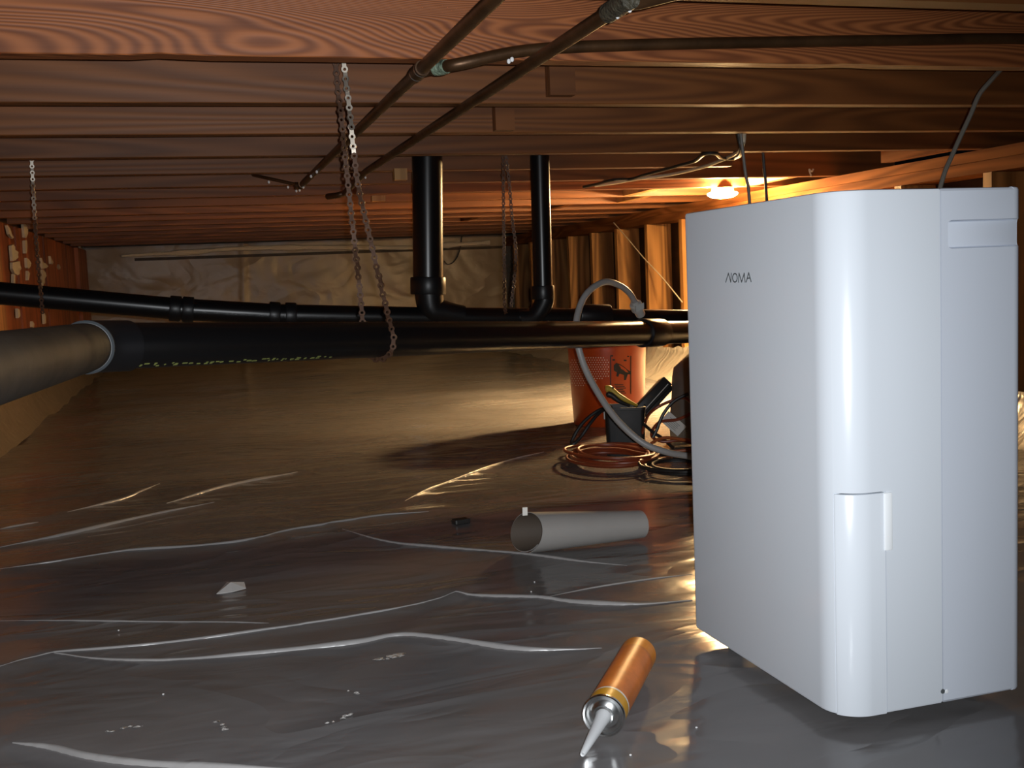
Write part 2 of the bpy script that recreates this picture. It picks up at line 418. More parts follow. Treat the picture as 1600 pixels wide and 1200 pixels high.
# ------------------------------------------------------------------ ceiling: subfloor and joists
ceiling = structure('ceiling', box(XL-.1, XR+.3, -1.2, YB+.25, ZJ+JH, ZJ+JH+.02), M['subfloor'], smooth=False)
ceiling['label'] = 'plank subfloor carried on rows of fir joists'
def joist(k, x0=XL-.05, x1=XR+.25):
    y = J0+SP*k; L = x1-x0; n = 90; vs, fs = [], []
    for i in range(n+1):
        x = x0+L*i/n
        dz = .0004*noise.noise(V((x*2.5, k*7.3, 0))); dy = .0004*noise.noise(V((x*1.2, k*3.1, 5)))
        notch = 0
        if k == 0:
            notch = .006*math.exp(-((x+.02)/.018)**4)
        if k == 0: notch += .0025*math.exp(-((x-1.09)/.03)**2)
        z0 = dz+notch
        vs += [(x, dy-JT, z0+.0015), (x, dy-JT+.0015, z0), (x, dy-.0015, z0), (x, dy, z0+.0015), (x, dy, JH), (x, dy-JT, JH)]
    for i in range(n):
        for q in range(6):
            q2 = (q+1) % 6; fs.append((i*6+q, i*6+q2, (i+1)*6+q2, (i+1)*6+q))
    fs += [tuple(range(6))[::-1], tuple(range(n*6, n*6+6))]
    o = obj('joist', (vs, fs), M['joist_near' if k == 0 else 'joist'], ceiling, local=True, smooth=False)
    o.location = (0, y, ZJ); return o
for k in range(-4, 16):
    joist(k, x1=(1.70 if k == 4 else XR+.25))
def block(u, v, k, w, h, front=True, mat='block', t=.03):
    """short block of wood in the bay in front of joist k, its lower corner at a pixel"""
    y = J0+SP*k-JT; p = on_y(u, v, y-t); return obj('block', box(p.x-w/2, p.x+w/2, y-t, y-.001, p.z, p.z+h), M[mat], ceiling, local=True, smooth=False)
block(627, 281, 4, .038, .034); block(592, 314, 6, .05, .02)
block(790, 203, 2, .045, .075, mat='joist'); block(880, 148, 1, .052, .075, mat='joist')
# blocking between joists beside the lamp
for (x, k, mat) in ((1.80, 7, 'block'), (2.18, 6, 'block'), (1.93, 8, 'block'), (1.70, 9, 'beam'), (1.45, 11, 'beam'), (2.26, 4, 'beam')):
    y1 = J0+SP*k-JT; obj('block', box(x, x+.038, y1-SP+JT, y1, ZJ+.003, ZJ+JH-.02), M[mat], ceiling, local=True, smooth=False)
# dark rim at the far end
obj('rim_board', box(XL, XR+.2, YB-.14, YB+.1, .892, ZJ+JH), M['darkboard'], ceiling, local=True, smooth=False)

# ------------------------------------------------------------------ right wall: studs and plates
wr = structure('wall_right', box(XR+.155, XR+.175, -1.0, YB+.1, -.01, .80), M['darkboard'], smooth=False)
wr['label'] = 'open stud wall with dark sheathing behind it'
obj('top_plate', box(XR, XR+.14, -1.0, YB, .838, .8715), M['beam'], wr, local=True, smooth=False)
obj('top_plate', box(XR+.003, XR+.14, -1.0, YB, .800, .837), M['beam'], wr, local=True, smooth=False)
obj('bottom_plate', box(XR, XR+.14, -1.0, YB, .0, .038), M['stud'], wr, local=True, smooth=False)
stud_y = [5.10, 5.545, 5.995, 6.42, 6.865, 7.30, 7.74, 8.18]
y = 5.10-.45
while y > -.8: stud_y.append(y); y -= .45
for yy in stud_y:
    o = obj('stud', box(0, .14, 0, .038, .039, .799), M['stud'], wr, local=True, smooth=False)
    o.location = (XR, yy, 0)

vs, fs = [], []; n = 130
for i in range(n+1):
    yy = .6+(YB-.6)*i/n
    top = .150+.03*noise.noise(V((yy*5, 8, 0)))+.015*noise.noise(V((yy*17, 5, 4)))
    for j in range(7):
        t = j/6; vs.append((XR-.16*(1-t)**2-.012+.022*noise.noise(V((yy*4, t*3, 6)))*(1-.6*t), yy, -.006+(top+.006)*t+.012*(1-t)*noise.noise(V((yy*6, 1, 2)))*(1 if j else 0)))
    q = vs[-1]; vs.append((XR-.002, q[1], q[2]-.004))
fs = [(i*8+j, i*8+j+1, (i+1)*8+j+1, (i+1)*8+j) for i in range(n) for j in range(7)]
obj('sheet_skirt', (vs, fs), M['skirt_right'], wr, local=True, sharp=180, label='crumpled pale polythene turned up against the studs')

# ------------------------------------------------------------------ back wall: poly over the foundation
wb = structure('wall_back', box(XL-.1, XR+.3, YB, YB+.12, -.02, .90), M['concrete'], smooth=False)
wb['label'] = 'foundation wall under a crumpled polythene sheet'
nX, nZ = 150, 42; vs, fs = [], []
for j in range(nZ+1):
    for i in range(nX+1):
        x = XL+.0+(XR-XL)*i/nX; z = -.01+.90*j/nZ
        y = YB-.025+.012*noise.noise(V((x*3, z*5, 2)))+.006*abs(noise.noise(V((x*9+z*6, z*7, 9))))-.012*math.exp(-((x-.28-.05*z)/.02)**2)
        y += .05*max(0, (.12-z))*-3
        vs.append((x, y, z))
gap = lambda i, j: j == int(nZ*.805/.90) and i > nX*.10
fs = [(j*(nX+1)+i, j*(nX+1)+i+1, (j+1)*(nX+1)+i+1, (j+1)*(nX+1)+i) for j in range(nZ) for i in range(nX) if not gap(i, j)]
obj('gap_shade', box(XL, XR, YB-.006, YB-.001, .76, .85), M['darkboard'], wb, local=True, smooth=False)  # dark strip painting the shade inside the sheet's gap
obj('wall_sheet', (vs, fs), M['wallpoly'], wb, local=True, sharp=180)
pts = [on_y(u, v, YB-.06) for u, v in ((190,400),(240,397),(300,394),(360,389),(440,387),(560,387),(640,387),(700,383),(765,379))]
c = spline(pts, 10); rs = [(.012+.022*abs(noise.noise(p*5))+.008*abs(noise.noise(p*19)))*min(1, .3+i/25) for i, p in enumerate(c)]
obj('sheet_edge', tube(c, rs, 8), M['edge'], wb, local=True, label='crumpled pale upper edge of the wall sheet')
for q, u in enumerate((632, 637, 642)):
    p = on_y(u, 360, YB-.15); obj('daylight_gap', box(p.x-.009, p.x+.009, p.y-.004, p.y, p.z-.006, p.z+.006), M['vent'], wb, local=True, smooth=False)

# ------------------------------------------------------------------ left wall: red-brown boards, torn lining, poly skirt
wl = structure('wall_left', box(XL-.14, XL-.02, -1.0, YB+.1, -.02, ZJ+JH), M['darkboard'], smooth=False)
wl['label'] = 'red-brown board wall with torn pale lining and a polythene skirt'
edges = [-1.0, .2, 1.4, 2.3, 3.2, 4.2, 5.02, 5.42, 5.95, 6.35, 6.85, 7.35, 7.85, 8.42]
for i, (a, b) in enumerate(zip(edges, edges[1:])):
    xx = XL+random.uniform(-.012, .0)+(0.02 if i == 12 else 0)
    obj('wall_board', box(XL-.02, xx, a+.006, b-.006, .02, ZJ-.004), M['plywood' if i < 6 else 'redboard'], wl, local=True, smooth=False)
def patch(pxs, name='torn_patch'):
    P = [on_x(u, v, XL+.006) for u, v in pxs]; n = len(P)
    vs = [(p.x, p.y, p.z) for p in P]+[(p.x-.012, p.y, p.z) for p in P]
    fs = [tuple(range(n)), tuple(range(n, 2*n))[::-1]]+[(i, (i+1) % n, (i+1) % n+n, i+n) for i in range(n)]
    obj(name, (vs, fs), M['torn'], wl, local=True, smooth=False)
patch([(18,384),(21,382),(24,386),(24,390),(29,394),(28,398),(29,402),(25,406),(20,408)])
patch([(20,410),(31,408),(32,414),(34,420),(31,423),(31,428),(28,430),(23,427),(20,420)])
patch([(37,350),(42,351),(44,358),(44,365),(41,372),(39,371)]); patch([(39,376),(42,375),(43,384),(42,396),(40,396)])
patch([(42,403),(46,406),(49,411),(48,416),(45,420),(43,418)]); patch([(44,423),(47,427),(45,438),(44,438)])
patch([(65,403),(68,410),(72,412),(76,416),(72,419),(67,420)]); patch([(67,421),(71,425),(73,431),(70,436),(70,442),(67,448),(66,440)])
patch([(79,400),(82,407),(84,410),(82,413),(80,412)]); patch([(93,413),(95,418),(94,421),(92,418)])
patch([(125,382),(129,390),(131,396),(127,399)]); patch([(126,401),(129,401),(128,408)])
patch([(28,482),(31,484),(32,494),(29,497)]); patch([(51,502),(54,506),(53,512),(51,511)]); patch([(69,488),(72,494),(72,505),(70,506)])
patch([(12,352),(16,357),(19,366),(22,371),(20,373),(15,366)]); patch([(22,428),(24,430),(24,444),(22,445)])
vs, fs = [], []; n = 210
for i in range(n+1):
    yy = -.6+(YB+.6)*i/n
    top = .195+.035*noise.noise(V((yy*7, 2, 0)))+.02*noise.noise(V((yy*21, 5, 0)))
    for j in range(6):
        t = j/5; vs.append((XL+.075*(1-t)**2+.012+.006*noise.noise(V((yy*5, t*4, 3))), yy, -.008+(top+.008)*t))
    q = vs[-1]; vs.append((XL+.002, q[1], q[2]-.004))
fs = [(i*7+j, i*7+j+1, (i+1)*7+j+1, (i+1)*7+j) for i in range(n) for j in range(6)]
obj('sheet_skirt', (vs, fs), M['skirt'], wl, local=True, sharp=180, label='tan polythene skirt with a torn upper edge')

# ------------------------------------------------------------------ dehumidifier
D = thing('dehumidifier', 'large white dehumidifier cabinet standing on the sheet, right foreground', 'dehumidifier', (BX, BY, 0), BTH)
def arc(cx, cy, r, a0, a1, n=10): return [(cx+r*cos(math.radians(a0+(a1-a0)*i/n)), cy+r*sin(math.radians(a0+(a1-a0)*i/n))) for i in range(n+1)]
RN, RF = .043, .012          # near and far corner radii of the front shell
XS = .137; Z0 = .016; ZT = .2765; XT = .0615; YT = .020
def shell_path(): return [(XS, BW)]+arc(RF, BW-RF, RF, 90, 180, 5)+arc(RN, RN, RN, 180, 270, 14)+[(XS, 0)]
def carve(o, vf):
    cut = obj('cutter', vf, M['white2'], None, local=True); cut.parent = D
    bpy.context.view_layer.update()
    md = o.modifiers.new('b', 'BOOLEAN'); md.object = cut; md.operation = 'DIFFERENCE'; md.solver = 'EXACT'
    dg = bpy.context.evaluated_depsgraph_get(); me = bpy.data.meshes.new_from_object(o.evaluated_get(dg))
    o.modifiers.clear(); o.data = me; bpy.data.objects.remove(cut)
    try: me.set_sharp_from_angle(angle=math.radians(35))
    except Exception: pass
o = obj('front_shell', prism(shell_path(), Z0, BH, .0035), M['white'], D, local=True)
carve(o, box(-.02, XT+.0006, -.02, YT+.0001, 0, ZT+.0008))
# the tank wraps the near corner below the groove
na = [q for q in arc(RN, RN, RN, 180, 270, 40) if q[1] <= YT]
obj('water_tank', prism([(XT-.0006, YT), (na[0][0], YT)]+na+[(XT-.0006, 0)], Z0, ZT-.0008, .0010), M['tank'], D, local=True, label='white water tank door wrapping the rounded corner')
obj('tank_grip', bevelled(box(XT-.002, XT+.0085, -.0022, .012, .2085, ZT-.001), .0016), M['grip'], D, local=True, label='bright white finger grip of the tank')
# rear shell with a recessed handle
rear = prism([(XS+.0014, 0), (BD-.014, 0)]+arc(BD-.014, .014, .014, -90, 0, 6)+[(BD, BW), (XS+.0014, BW)], Z0, BH, .0035)
o = obj('rear_shell', rear, M['white2'], D, local=True)
carve(o, bevelled(box(.1475, BD+.03, -.02, .011, .5475, .5795), .005, 3))
obj('handle_recess', bevelled(box(.1490, BD-.004, .0075, .0112, .549, .578), .0012), M['white2'], D, local=True, label='recessed carrying handle panel')
obj('inner_core', box(.006, BD-.01, .058, BW-.008, Z0+.002, BH-.01), M['core'], D, local=True, smooth=False)
obj('screw_hole', lathe((XS+.0005, -.0006, .031), (0, 1, 0), [(0, .0028), (.004, .0028)], 14), M['logo'], D, local=True, label='small dark screw hole')
obj('screw_boss', lathe((XS+.0062, -.0008, .030), (0, 1, 0), [(0, .0018), (.0006, .0026), (.003, .0026)], 14), M['grip'], D, local=True)
for cx, cy in ((.04, .05), (BD-.04, .05), (.04, BW-.05), (BD-.04, BW-.05)):
    ca = obj('caster', lathe((cx-.007, cy, .0095), (1, 0, 0), [(0, .006), (.0015, .0095), (.0125, .0095), (.014, .006)], 16), M['rubber'], D, local=True)
    obj('caster_fork', box(cx-.009, cx+.009, cy-.006, cy+.006, .013, .0165), M['dull'], D, local=True, smooth=False)
# NOMA lettering on the front face: strokes as thin raised bars
def front_pt(u, v):
    """point of the front panel plane seen at a pixel, in the cabinet's own axes"""
    n = V((cos(BTH), sin(BTH), 0)); d = ray(u, v); t = (V((BX, BY, 0))-EYE).dot(n)/d.dot(n)
    q = EYE+d*t-V((BX, BY, 0)); return V((0, -q.x*sin(BTH)+q.y*cos(BTH), q.z))
def sc_px(a, b): return front_pt(1110+a*90/1600, 410+b*50/889)
strokes = [[(430,550),(505,300),(572,548),(584,300)], [(785,552),(800,300),(872,545),(945,300),(968,552)], [(1000,545),(1068,285),(1136,538)], [(1030,440),(1104,436)]]
ring = [(686+64*cos(a), 428+118*sin(a)) for a in [2*pi*i/28 for i in range(29)]]
parts = []
for st in strokes+[ring]:
    P = [sc_px(*q) for q in st]
    for a, b in zip(P, P[1:]):
        t = (b-a).normalized(); nn = V((0, -t.z, t.y)); parts.append(obox((a+b)/2+V((-.0001, 0, 0)), V((.0003, 0, 0)), t*((b-a).length/2+.0004), nn*.00075))
obj('noma_lettering', join(*parts), M['logo'], D, local=True, smooth=False, label='grey NOMA brand lettering')

# ------------------------------------------------------------------ main drain pipe
RP = .03175
A0, A1 = V((-.147, 1.538, .469)), V((.962, 2.535, .389))
dirp = (A1-A0).normalized()
def on_main(t): return A0+(A1-A0)*t
PIPE = thing('main_drain_pipe', 'long black drain pipe crossing low in front of everything, dusty grey at its left end', 'pipe', (A0.x, A0.y, 0))
gdir = (V((-.176, 1.05, .476))-A0).normalized(); gEnd = A0+gdir*2.0
obj('pipe_run', tube([on_main(.03), on_main(.5), on_main(1.0), on_main(1.5)], RP, 40), M['abs'], PIPE)
obj('grey_section', tube([A0+gdir*.0+V((-.002, -.012, 0)), A0+gdir*.5, gEnd], RP*1.0, 40), M['absdusty'], PIPE, label='dusty grey pipe section running towards the viewer')
bend = spline([A0+gdir*.026, A0+gdir*.008, A0+dirp*.02, A0+dirp*.06], 6)
obj('elbow', tube(bend, RP*1.10, 40), M['hub'], PIPE, label='black elbow fitting')
e0 = A0+gdir*.027
obj('solvent_edge', lathe(e0, gdir, [(-.002, RP*1.102), (0, RP*1.108), (.0008, RP*1.06), (.001, RP*1.0)], 40, False), M['primer'], PIPE, label='pale rim of dried pipe cement')
obj('score_line', lathe(A0+gdir*.075, gdir, [(0, RP*1.001), (.0008, RP*1.006), (.0016, RP*1.001)], 40, False), M['primer'], PIPE)
tj = (on_main(1).x-A0.x)
def main_at_u(u):
    """axis point of the main run that is seen at image column u"""
    lo, hi = 0., 1.6
    for _ in range(40):
        m = (lo+hi)/2; q = on_main(m)-EYE; uu = 800+F_PX*q.dot(_r)/q.dot(_f)
        if uu < u: lo = m
        else: hi = m
    return on_main(lo)
h0, h1 = main_at_u(1003), main_at_u(1032)
obj('coupling', lathe(h0, dirp, [(0, RP), (0, RP*1.16), (.004, RP*1.2), ((h1-h0).length-.004, RP*1.2), ((h1-h0).length, RP*1.16), ((h1-h0).length, RP)], 40, False), M['hub'], PIPE)
# faint yellow print along the lower side of the run
parts = []; rnd = random.Random(3)
toE = None; u = 165
while u < 512:
    a = main_at_u(u); w_ = rnd.choice((3, 4, 6, 8)); b = main_at_u(u+w_)
    if rnd.random() < .84:
        s = V((dirp.y, -dirp.x, 0)); s = s if s.dot(EYE-a) > 0 else -s; s.normalize()
        up = dirp.cross(s); up = up if up.z > 0 else -up
        ang = math.radians(-58+rnd.uniform(-3, 3)); rad = s*cos(ang)+up*sin(ang); tan = -s*sin(ang)+up*cos(ang)
        for q in range(rnd.choice((1, 2))):
            m_ = (a+b)/2+rad*(RP+.0002)+tan*rnd.uniform(-.0028, .0028)
            parts.append(obox(m_, dirp*((b-a).length/2*rnd.uniform(.5, .95)), tan*.0011, rad*.0003))
    u += w_+rnd.choice((1, 1, 2, 6))
obj('pipe_print', join(*parts), M['ink'], PIPE, smooth=False, stuff=True, label='worn yellow-green printing along the pipe')

# ------------------------------------------------------------------ upper drain pipe and stacks
RU = .0302
U = [on_y(-60, 453, 3.15), on_y(281, 483, 3.15), on_y(440, 492, 3.15), on_y(668, 496, 3.15), on_y(850, 497, 3.15), on_y(1066, 499, 3.15)]
UP = thing('upper_drain_pipe', 'black drain line behind the main pipe carrying two upright stacks', 'pipe', (U[3].x, U[3].y, 0))
Uend = U[5]+(U[5]-U[4]).normalized()*.7
U0 = U[1]+(U[0]-U[1])*1.9
U0 = U[1]+(U[0]-U[1]).normalized()*((U[1].x-XL)/abs((U[0]-U[1]).normalized().x))
obj('sloping_run', tube([U0, U[1]], RU, 32), M['abs'], UP)
obj('level_run', tube([U[1], U[2], U[3], U[4], U[5], Uend], RU, 32), M['abs'], UP)
def hub(p, d, ln, r, name='coupling', par=None, mat='hub'):
    d = V(d).normalized()
    return obj(name, lathe(V(p)-d*ln/2, d, [(0, r*.95), (0, r*1.14), (.003, r*1.18), (ln-.003, r*1.18), (ln, r*1.14), (ln, r*.95)], 32, False), M[mat], par)
hub(U[1]+(U[0]-U[1]).normalized()*.012, U[1]-U[0], .03, RU, par=UP); hub(U[1]+(U[2]-U[1]).normalized()*.022, U[2]-U[1], .03, RU, par=UP)
hub(U[2]-(U[2]-U[1]).normalized()*.02, U[2]-U[1], .03, RU, par=UP); hub(U[2]+(U[3]-U[2]).normalized()*.025, U[3]-U[2], .03, RU, par=UP)
ta = on_y(667.5, 240, 3.14); ba = on_y(669, 440, 3.14)
RA = .0440
topA = ta+(ta-ba).normalized()*.16
obj('stack', tube([topA, ba], RA, 40), M['abs'], UP, label='wide upright stack')
pa = [ba+(ta-ba)*.2, ba, V((ba.x+.006, ba.y, .463)), V((ba.x+.045, ba.y, U[3].z+.012)), V((ba.x+.10, ba.y, U[3].z))]
hub(ba+(ta-ba).normalized()*-.012, ta-ba, .05, RA, 'stack_hub', UP)
obj('sweep_elbow', tube(spline(pa[1:], 8), [RA-.0138*i/24 for i in range(25)], 32), M['hub'], UP)
tb = on_y(843, 240, 3.14); bb = on_y(848.5, 455, 3.14); topB = tb+(tb-bb).normalized()*.16
RB = .0290
obj('stack', tube([topB, bb], RB, 32), M['abs'], UP, label='narrow upright stack')
hub(bb+V((0, 0, -.004)), tb-bb, .04, RB, 'stack_hub', UP)
obj('sweep_elbow', tube(spline([bb, V((bb.x+.003, bb.y, bb.z-.03)), V((bb.x-.03, bb.y, U[4].z+.006)), V((bb.x-.08, bb.y, U[4].z))], 8), RB, 24), M['hub'], UP)
hub(V((U[4].x+.16, U[4].y, U[4].z-.001)), U[5]-U[4], .10, RU, 'tee', UP)

# ------------------------------------------------------------------ copper lines
RC = .0098
ZC = ZJ-RC-.001
def copper(name, px_near, px_far, label):
    a, b = on_z(*px_near, ZC), on_z(*px_far, ZC); d = (b-a).normalized()
    t = thing(name, label, 'pipe', (a.x, a.y, ZC)); return t, a, b, d
t1, a, b, d = copper('copper_pipe', (770, 0), (470, 290), 'dark copper water line with green corroded tee, nearer the hanging chain')
obj('pipe_run', tube([a-d*1.9, a, b], RC, 20), M['copper'], t1)
tee = on_z(668, 112, ZC); tee = a+d*(tee-a).dot(d)
obj('tee', tube([tee-d*.03, tee+d*.03], RC*1.22, 20), M['copper'], t1)
obj('solder_ring', lathe(tee-d*.022, d, [(0, RC*1.2), (.001, RC*1.3), (.0025, RC*1.3), (.0035, RC*1.2)], 20, False), M['solder'], t1, label='bright solder ring')
obj('solder_ring', lathe(tee+d*.012, d, [(0, RC*1.2), (.001, RC*1.3), (.002, RC*1.3), (.003, RC*1.2)], 20, False), M['solder'], t1, label='bright solder ring')
yb_ = J0-JT-RC-.002
br = [tee, tee.lerp(on_y(720, 99, yb_), .55), on_y(722, 99, yb_), on_y(830, 78, yb_), on_y(1000, 70, yb_), on_y(1200, 66, yb_), on_y(1400, 63, yb_), on_y(1640, 61, yb_), V((XR-.01, yb_, on_y(1640, 61, yb_).z))]
brs = spline(br, 6); obj('branch', tube(brs, RC*.95, 16), M['copper'], t1)
obj('corroded_joint', tube(brs[4:9], [RC*1.1, RC*1.2, RC*1.25, RC*1.2, RC*1.1], 16), M['greenjoint'], t1, label='green corroded joint')
e = on_z(470, 290, ZC); w1 = (e-EYE).dot(_f)
obj('elbow', tube(spline([b-d*.05, b, b+V((-.02, .0, 0))], 6), RC*1.2, 14), M['copper'], t1)
obj('far_branch', tube([b, at(430, 281, w1*1.0), at(388, 272, w1*1.02)], RC*.55, 12), M['copper'], t1)
for (u, v) in ((468, 297), (463, 298), (474, 292), (486, 275), (495, 268), (420, 284), (450, 292)):
    q = on_z(u, v, ZC-RC); obj('water_drop', sphere((q.x, q.y, q.z-.001), .0036, sz=1.3, seg=8, rings=5), M['drop'], t1)
t2, a, b, d = copper('copper_pipe', (960, 14), (572, 268), 'dark copper water line with a wet coupling, right of its neighbour')
b2 = on_z(538, 302, ZC)
obj('pipe_run', tube([a-d*.02, b, b2], RC, 20), M['copper'], t2)
obj('coupling', tube([a-d*.05, a+d*.02], RC*1.3, 20), M['verdigris'], t2, label='wet grey coupling')
obj('branch', tube(spline([a-d*.03, on_z(1000, 3, ZC), on_z(1060, -12, ZC), on_z(1160, -30, ZC)], 6), RC*.9, 14), M['copper'], t2)
w2 = (b2-EYE).dot(_f)
obj('far_branch', tube(spline([b2, at(527, 305, w2), at(512, 307, w2*1.01)], 5), RC*1.1, 12), M['copper'], t2)
for (u, v) in ((965, 24), (984, 14), (571, 277), (515, 309), (522, 309), (800, 92), (795, 95)):
    q = on_z(u, v, ZC-RC); obj('water_drop', sphere((q.x, q.y, q.z-.0008), .0030, sz=1.3, seg=8, rings=5), M['drop'], t2)

# ------------------------------------------------------------------ hanging chains
def link_mesh(name, mat, pitch, ro, ri):
    """figure-of-eight plate with two holes"""
    vs, fs = [], []; n = 14; th = .0011
    for s in (0, 1):
        cz = pitch*s
        for y in (-th, th):
            for r in (ri, ro):
                for k in range(n):
                    a = 2*pi*k/n; vs.append((r*cos(a), y, cz+r*sin(a)))
        o = s*4*n
        for k in range(n):
            k2 = (k+1) % n
            fs += [(o+k, o+k2, o+n+k2, o+n+k), (o+2*n+k, o+3*n+k, o+3*n+k2, o+2*n+k2), (o+n+k, o+n+k2, o+3*n+k2, o+3*n+k), (o+k, o+2*n+k, o+2*n+k2, o+k2)]
    v2, f2 = box(-ro*.62, ro*.62, -th*.95, th*.95, ri*1.12, pitch-ri*1.12); o = len(vs)
    vs += v2; fs += [tuple(i+o for i in f) for f in f2]
    me = bpy.data.meshes.new(name); me.from_pydata(vs, [], fs); me.materials.append(mat)
    bm = bmesh.new(); bm.from_mesh(me); bmesh.ops.recalc_face_normals(bm, faces=bm.faces); bm.to_mesh(me); bm.free()
    return me
PITCH_L = .0165
LM = {m: link_mesh('link', M[m], PITCH_L, .0058, .0027) for m in ('steel', 'rust')}
def chain(name, label, path, normal=V((-.25, -1, 0)), bright=0, twist=.35):
    path = [V(p) for p in path]; c = spline(path, 24)
    t = thing(name, label, 'chain', tuple(path[0]), group=None)
    base = path[0]; pos = [c[0]]; cur = c[0]
    for i in range(1, len(c)):
        while (c[i]-cur).length >= PITCH_L:
            dd = (c[i]-cur).normalized(); cur = cur+dd*PITCH_L; pos.append(cur)
    for i in range(len(pos)-1):
        z = (pos[i+1]-pos[i]).normalized()
        nn = V(normal); nn.rotate(Matrix.Rotation(twist*noise.noise(V((i*.23, len(pos), 0)))*3, 3, 'Z'))
        y = (nn-z*nn.dot(z)).normalized(); x = y.cross(z)
        o = bpy.data.objects.new('link', LM['steel' if i < bright else 'rust']); link(o, t)
        off = y*(.0013 if i % 2 else -.0013); q = pos[i]-base+off
        o.matrix_local = Matrix(((x.x, y.x, z.x, q.x), (x.y, y.y, z.y, q.y), (x.z, y.z, z.z, q.z), (0, 0, 0, 1)))
    return t
pc = main_at_u(591); s_ = V((dirp.y, -dirp.x, 0)).normalized(); s_ = s_ if s_.dot(EYE-pc) > 0 else -s_
up_ = dirp.cross(s_); up_ = up_ if up_.z > 0 else -up_
yc = pc.y
front = [on_y(535, 78, 1.93), on_y(540, 120, 1.93), on_y(549, 200, 1.925), on_y(558, 280, 1.925), on_y(574, 355, 1.91), on_y(594, 440, 1.895)]
wrap = [pc+(s_*cos(math.radians(a))+up_*sin(math.radians(a)))*(RP+.0045) for a in (38, 10, -20, -50, -80, -110, -140, -170, 160)]
back = [on_y(561, 440, yc+.045), on_y(553, 370, yc+.03), on_y(544, 290, 1.97), on_y(535, 200, 1.975), on_y(527, 130, 1.98), on_y(524, 80, 1.98)]
chain('hanging_chain', 'long loop of flat-link chain with bright top links, slung under the main pipe', front+wrap+back, bright=11)
yl = 3.15
chain('hanging_chain', 'single dull chain holding the upper pipe by the left wall', [on_y(49, 240, yl-.05), on_y(52, 300, yl-.05), on_y(57, 380, yl-.045), on_y(62, 440, yl-.045), on_y(65, 468, yl-.045), on_y(66, 488, yl-.035)], bright=10)
chain('hanging_chain', 'short dark pair of chain strands between the two upright stacks', [on_y(786, 238, 3.12), on_y(786.5, 300, 3.12), on_y(787, 345, 3.12), on_y(788, 420, 3.12), on_y(789, 483, 3.11), on_y(797, 486, 3.185), on_y(806, 400, 3.17), on_y(800, 340, 3.16), on_y(796, 290, 3.15), on_y(790, 238, 3.14)], normal=V((-.3, -1, 0)))

# ------------------------------------------------------------------ ceiling lamp
L = thing('ceiling_lamp', 'glowing round lamp under the joists behind the white cabinet', 'lamp', (LAMP.x, LAMP.y, ZJ))
obj('lamp_base', lathe((LAMP.x, LAMP.y, ZJ-.001), (0, 0, -1), [(0, .044), (.016, .046), (.021, .042)], 28), M['lampbase'], L)
obj('lamp_dome', lathe((LAMP.x, LAMP.y, ZJ-.021), (0, 0, -1), [(0, .058), (.004, .062), (.011, .058), (.019, .044), (.023, .020), (.0235, .0)], 32), M['dome'], L)

# ------------------------------------------------------------------ cables
def cable(name, pts, r, mat, label, cat='cable', n=8, seg=8):
    return tag(obj(name, tube(spline(pts, n), r, seg), M[mat]), label, cat)
zc = ZJ-.006
cable('cable', [on_y(1568, 104, 1.74), on_y(1548, 126, 1.73), on_y(1530, 148, 1.73), on_y(1517, 178, 1.73), on_y(1500, 215, 1.73), on_y(1488, 242, 1.73), on_y(1474, 276, 1.73), on_y(1462, 330, 1.74), on_y(1455, 430, 1.75)], .0042, 'cablegrey', 'grey cable dropping from the nearest joist behind the cabinet top')
cable('cable', [on_y(1153, 206, 2.56), on_y(1158, 238, 2.6), on_z(1150, 246, zc), on_z(1140, 248, zc), on_z(1126, 246, zc), on_z(1118, 240, zc), on_z(1100, 241, zc), on_z(1085, 252, zc), on_z(1060, 259, zc), on_z(1040, 265, zc), on_z(1005, 274, zc), on_z(985, 280, zc), on_z(960, 281, zc), on_z(935, 287, zc), on_z(912, 292, zc)], .0055, 'cableblack', 'dark cable stapled along the joists in a wavy line towards the lamp')
cable('cable', [on_y(1163, 206, 2.57), on_y(1160, 228, 2.6), on_z(1148, 241, zc+.001), on_z(1110, 257, zc), on_z(1075, 267, zc), on_z(1040, 274, zc), on_z(1000, 279, zc), on_z(960, 286, zc), on_z(930, 290, zc)], .0055, 'cablewhite', 'cream cable running below the dark cable towards the lamp')
cable('cable', [on_y(1157, 206, 2.53), on_y(1161, 240, 2.53), on_y(1165, 272, 2.53), on_y(1170, 300, 2.53), on_y(1174, 380, 2.53)], .0042, 'cablegrey', 'grey cable hanging straight down just right of the lamp')
cable('cable', [on_y(1192, 236, 2.93), on_y(1194, 262, 2.93), on_y(1197, 296, 2.93), on_y(1202, 380, 2.93)], .0045, 'cableblack', 'short dark cable hanging to the right of the grey one by the lamp')
cable('wire', [on_x(959, 348, XR-.012), on_x(980, 372, XR-.012), on_x(1005, 402, XR-.012), on_x(1035, 434, XR-.012), on_x(1066, 472, XR-.012)], .003, 'cablewhite', 'thin pale wire slanting across the wall studs', 'wire')
cable('wire', [on_y(723, 360, YB-.05), on_y(718, 392, YB-.06), on_y(710, 408, YB-.06), on_y(700, 413, YB-.06), on_y(694, 408, YB-.06)], .004, 'cableblack', 'thin dark wire curling in front of the far polythene wall', 'wire')
q = on_z(1266, 266, ZJ-.004)
cable('wire', [V((q.x+.012, q.y, ZJ+.0)), q+V((.006, 0, -.004)), q+V((-.004, 0, .002)), q+V((.004, 0, -.022))], .003, 'cablewhite', 'tiny white wire clip under the right-hand joists', 'clip')

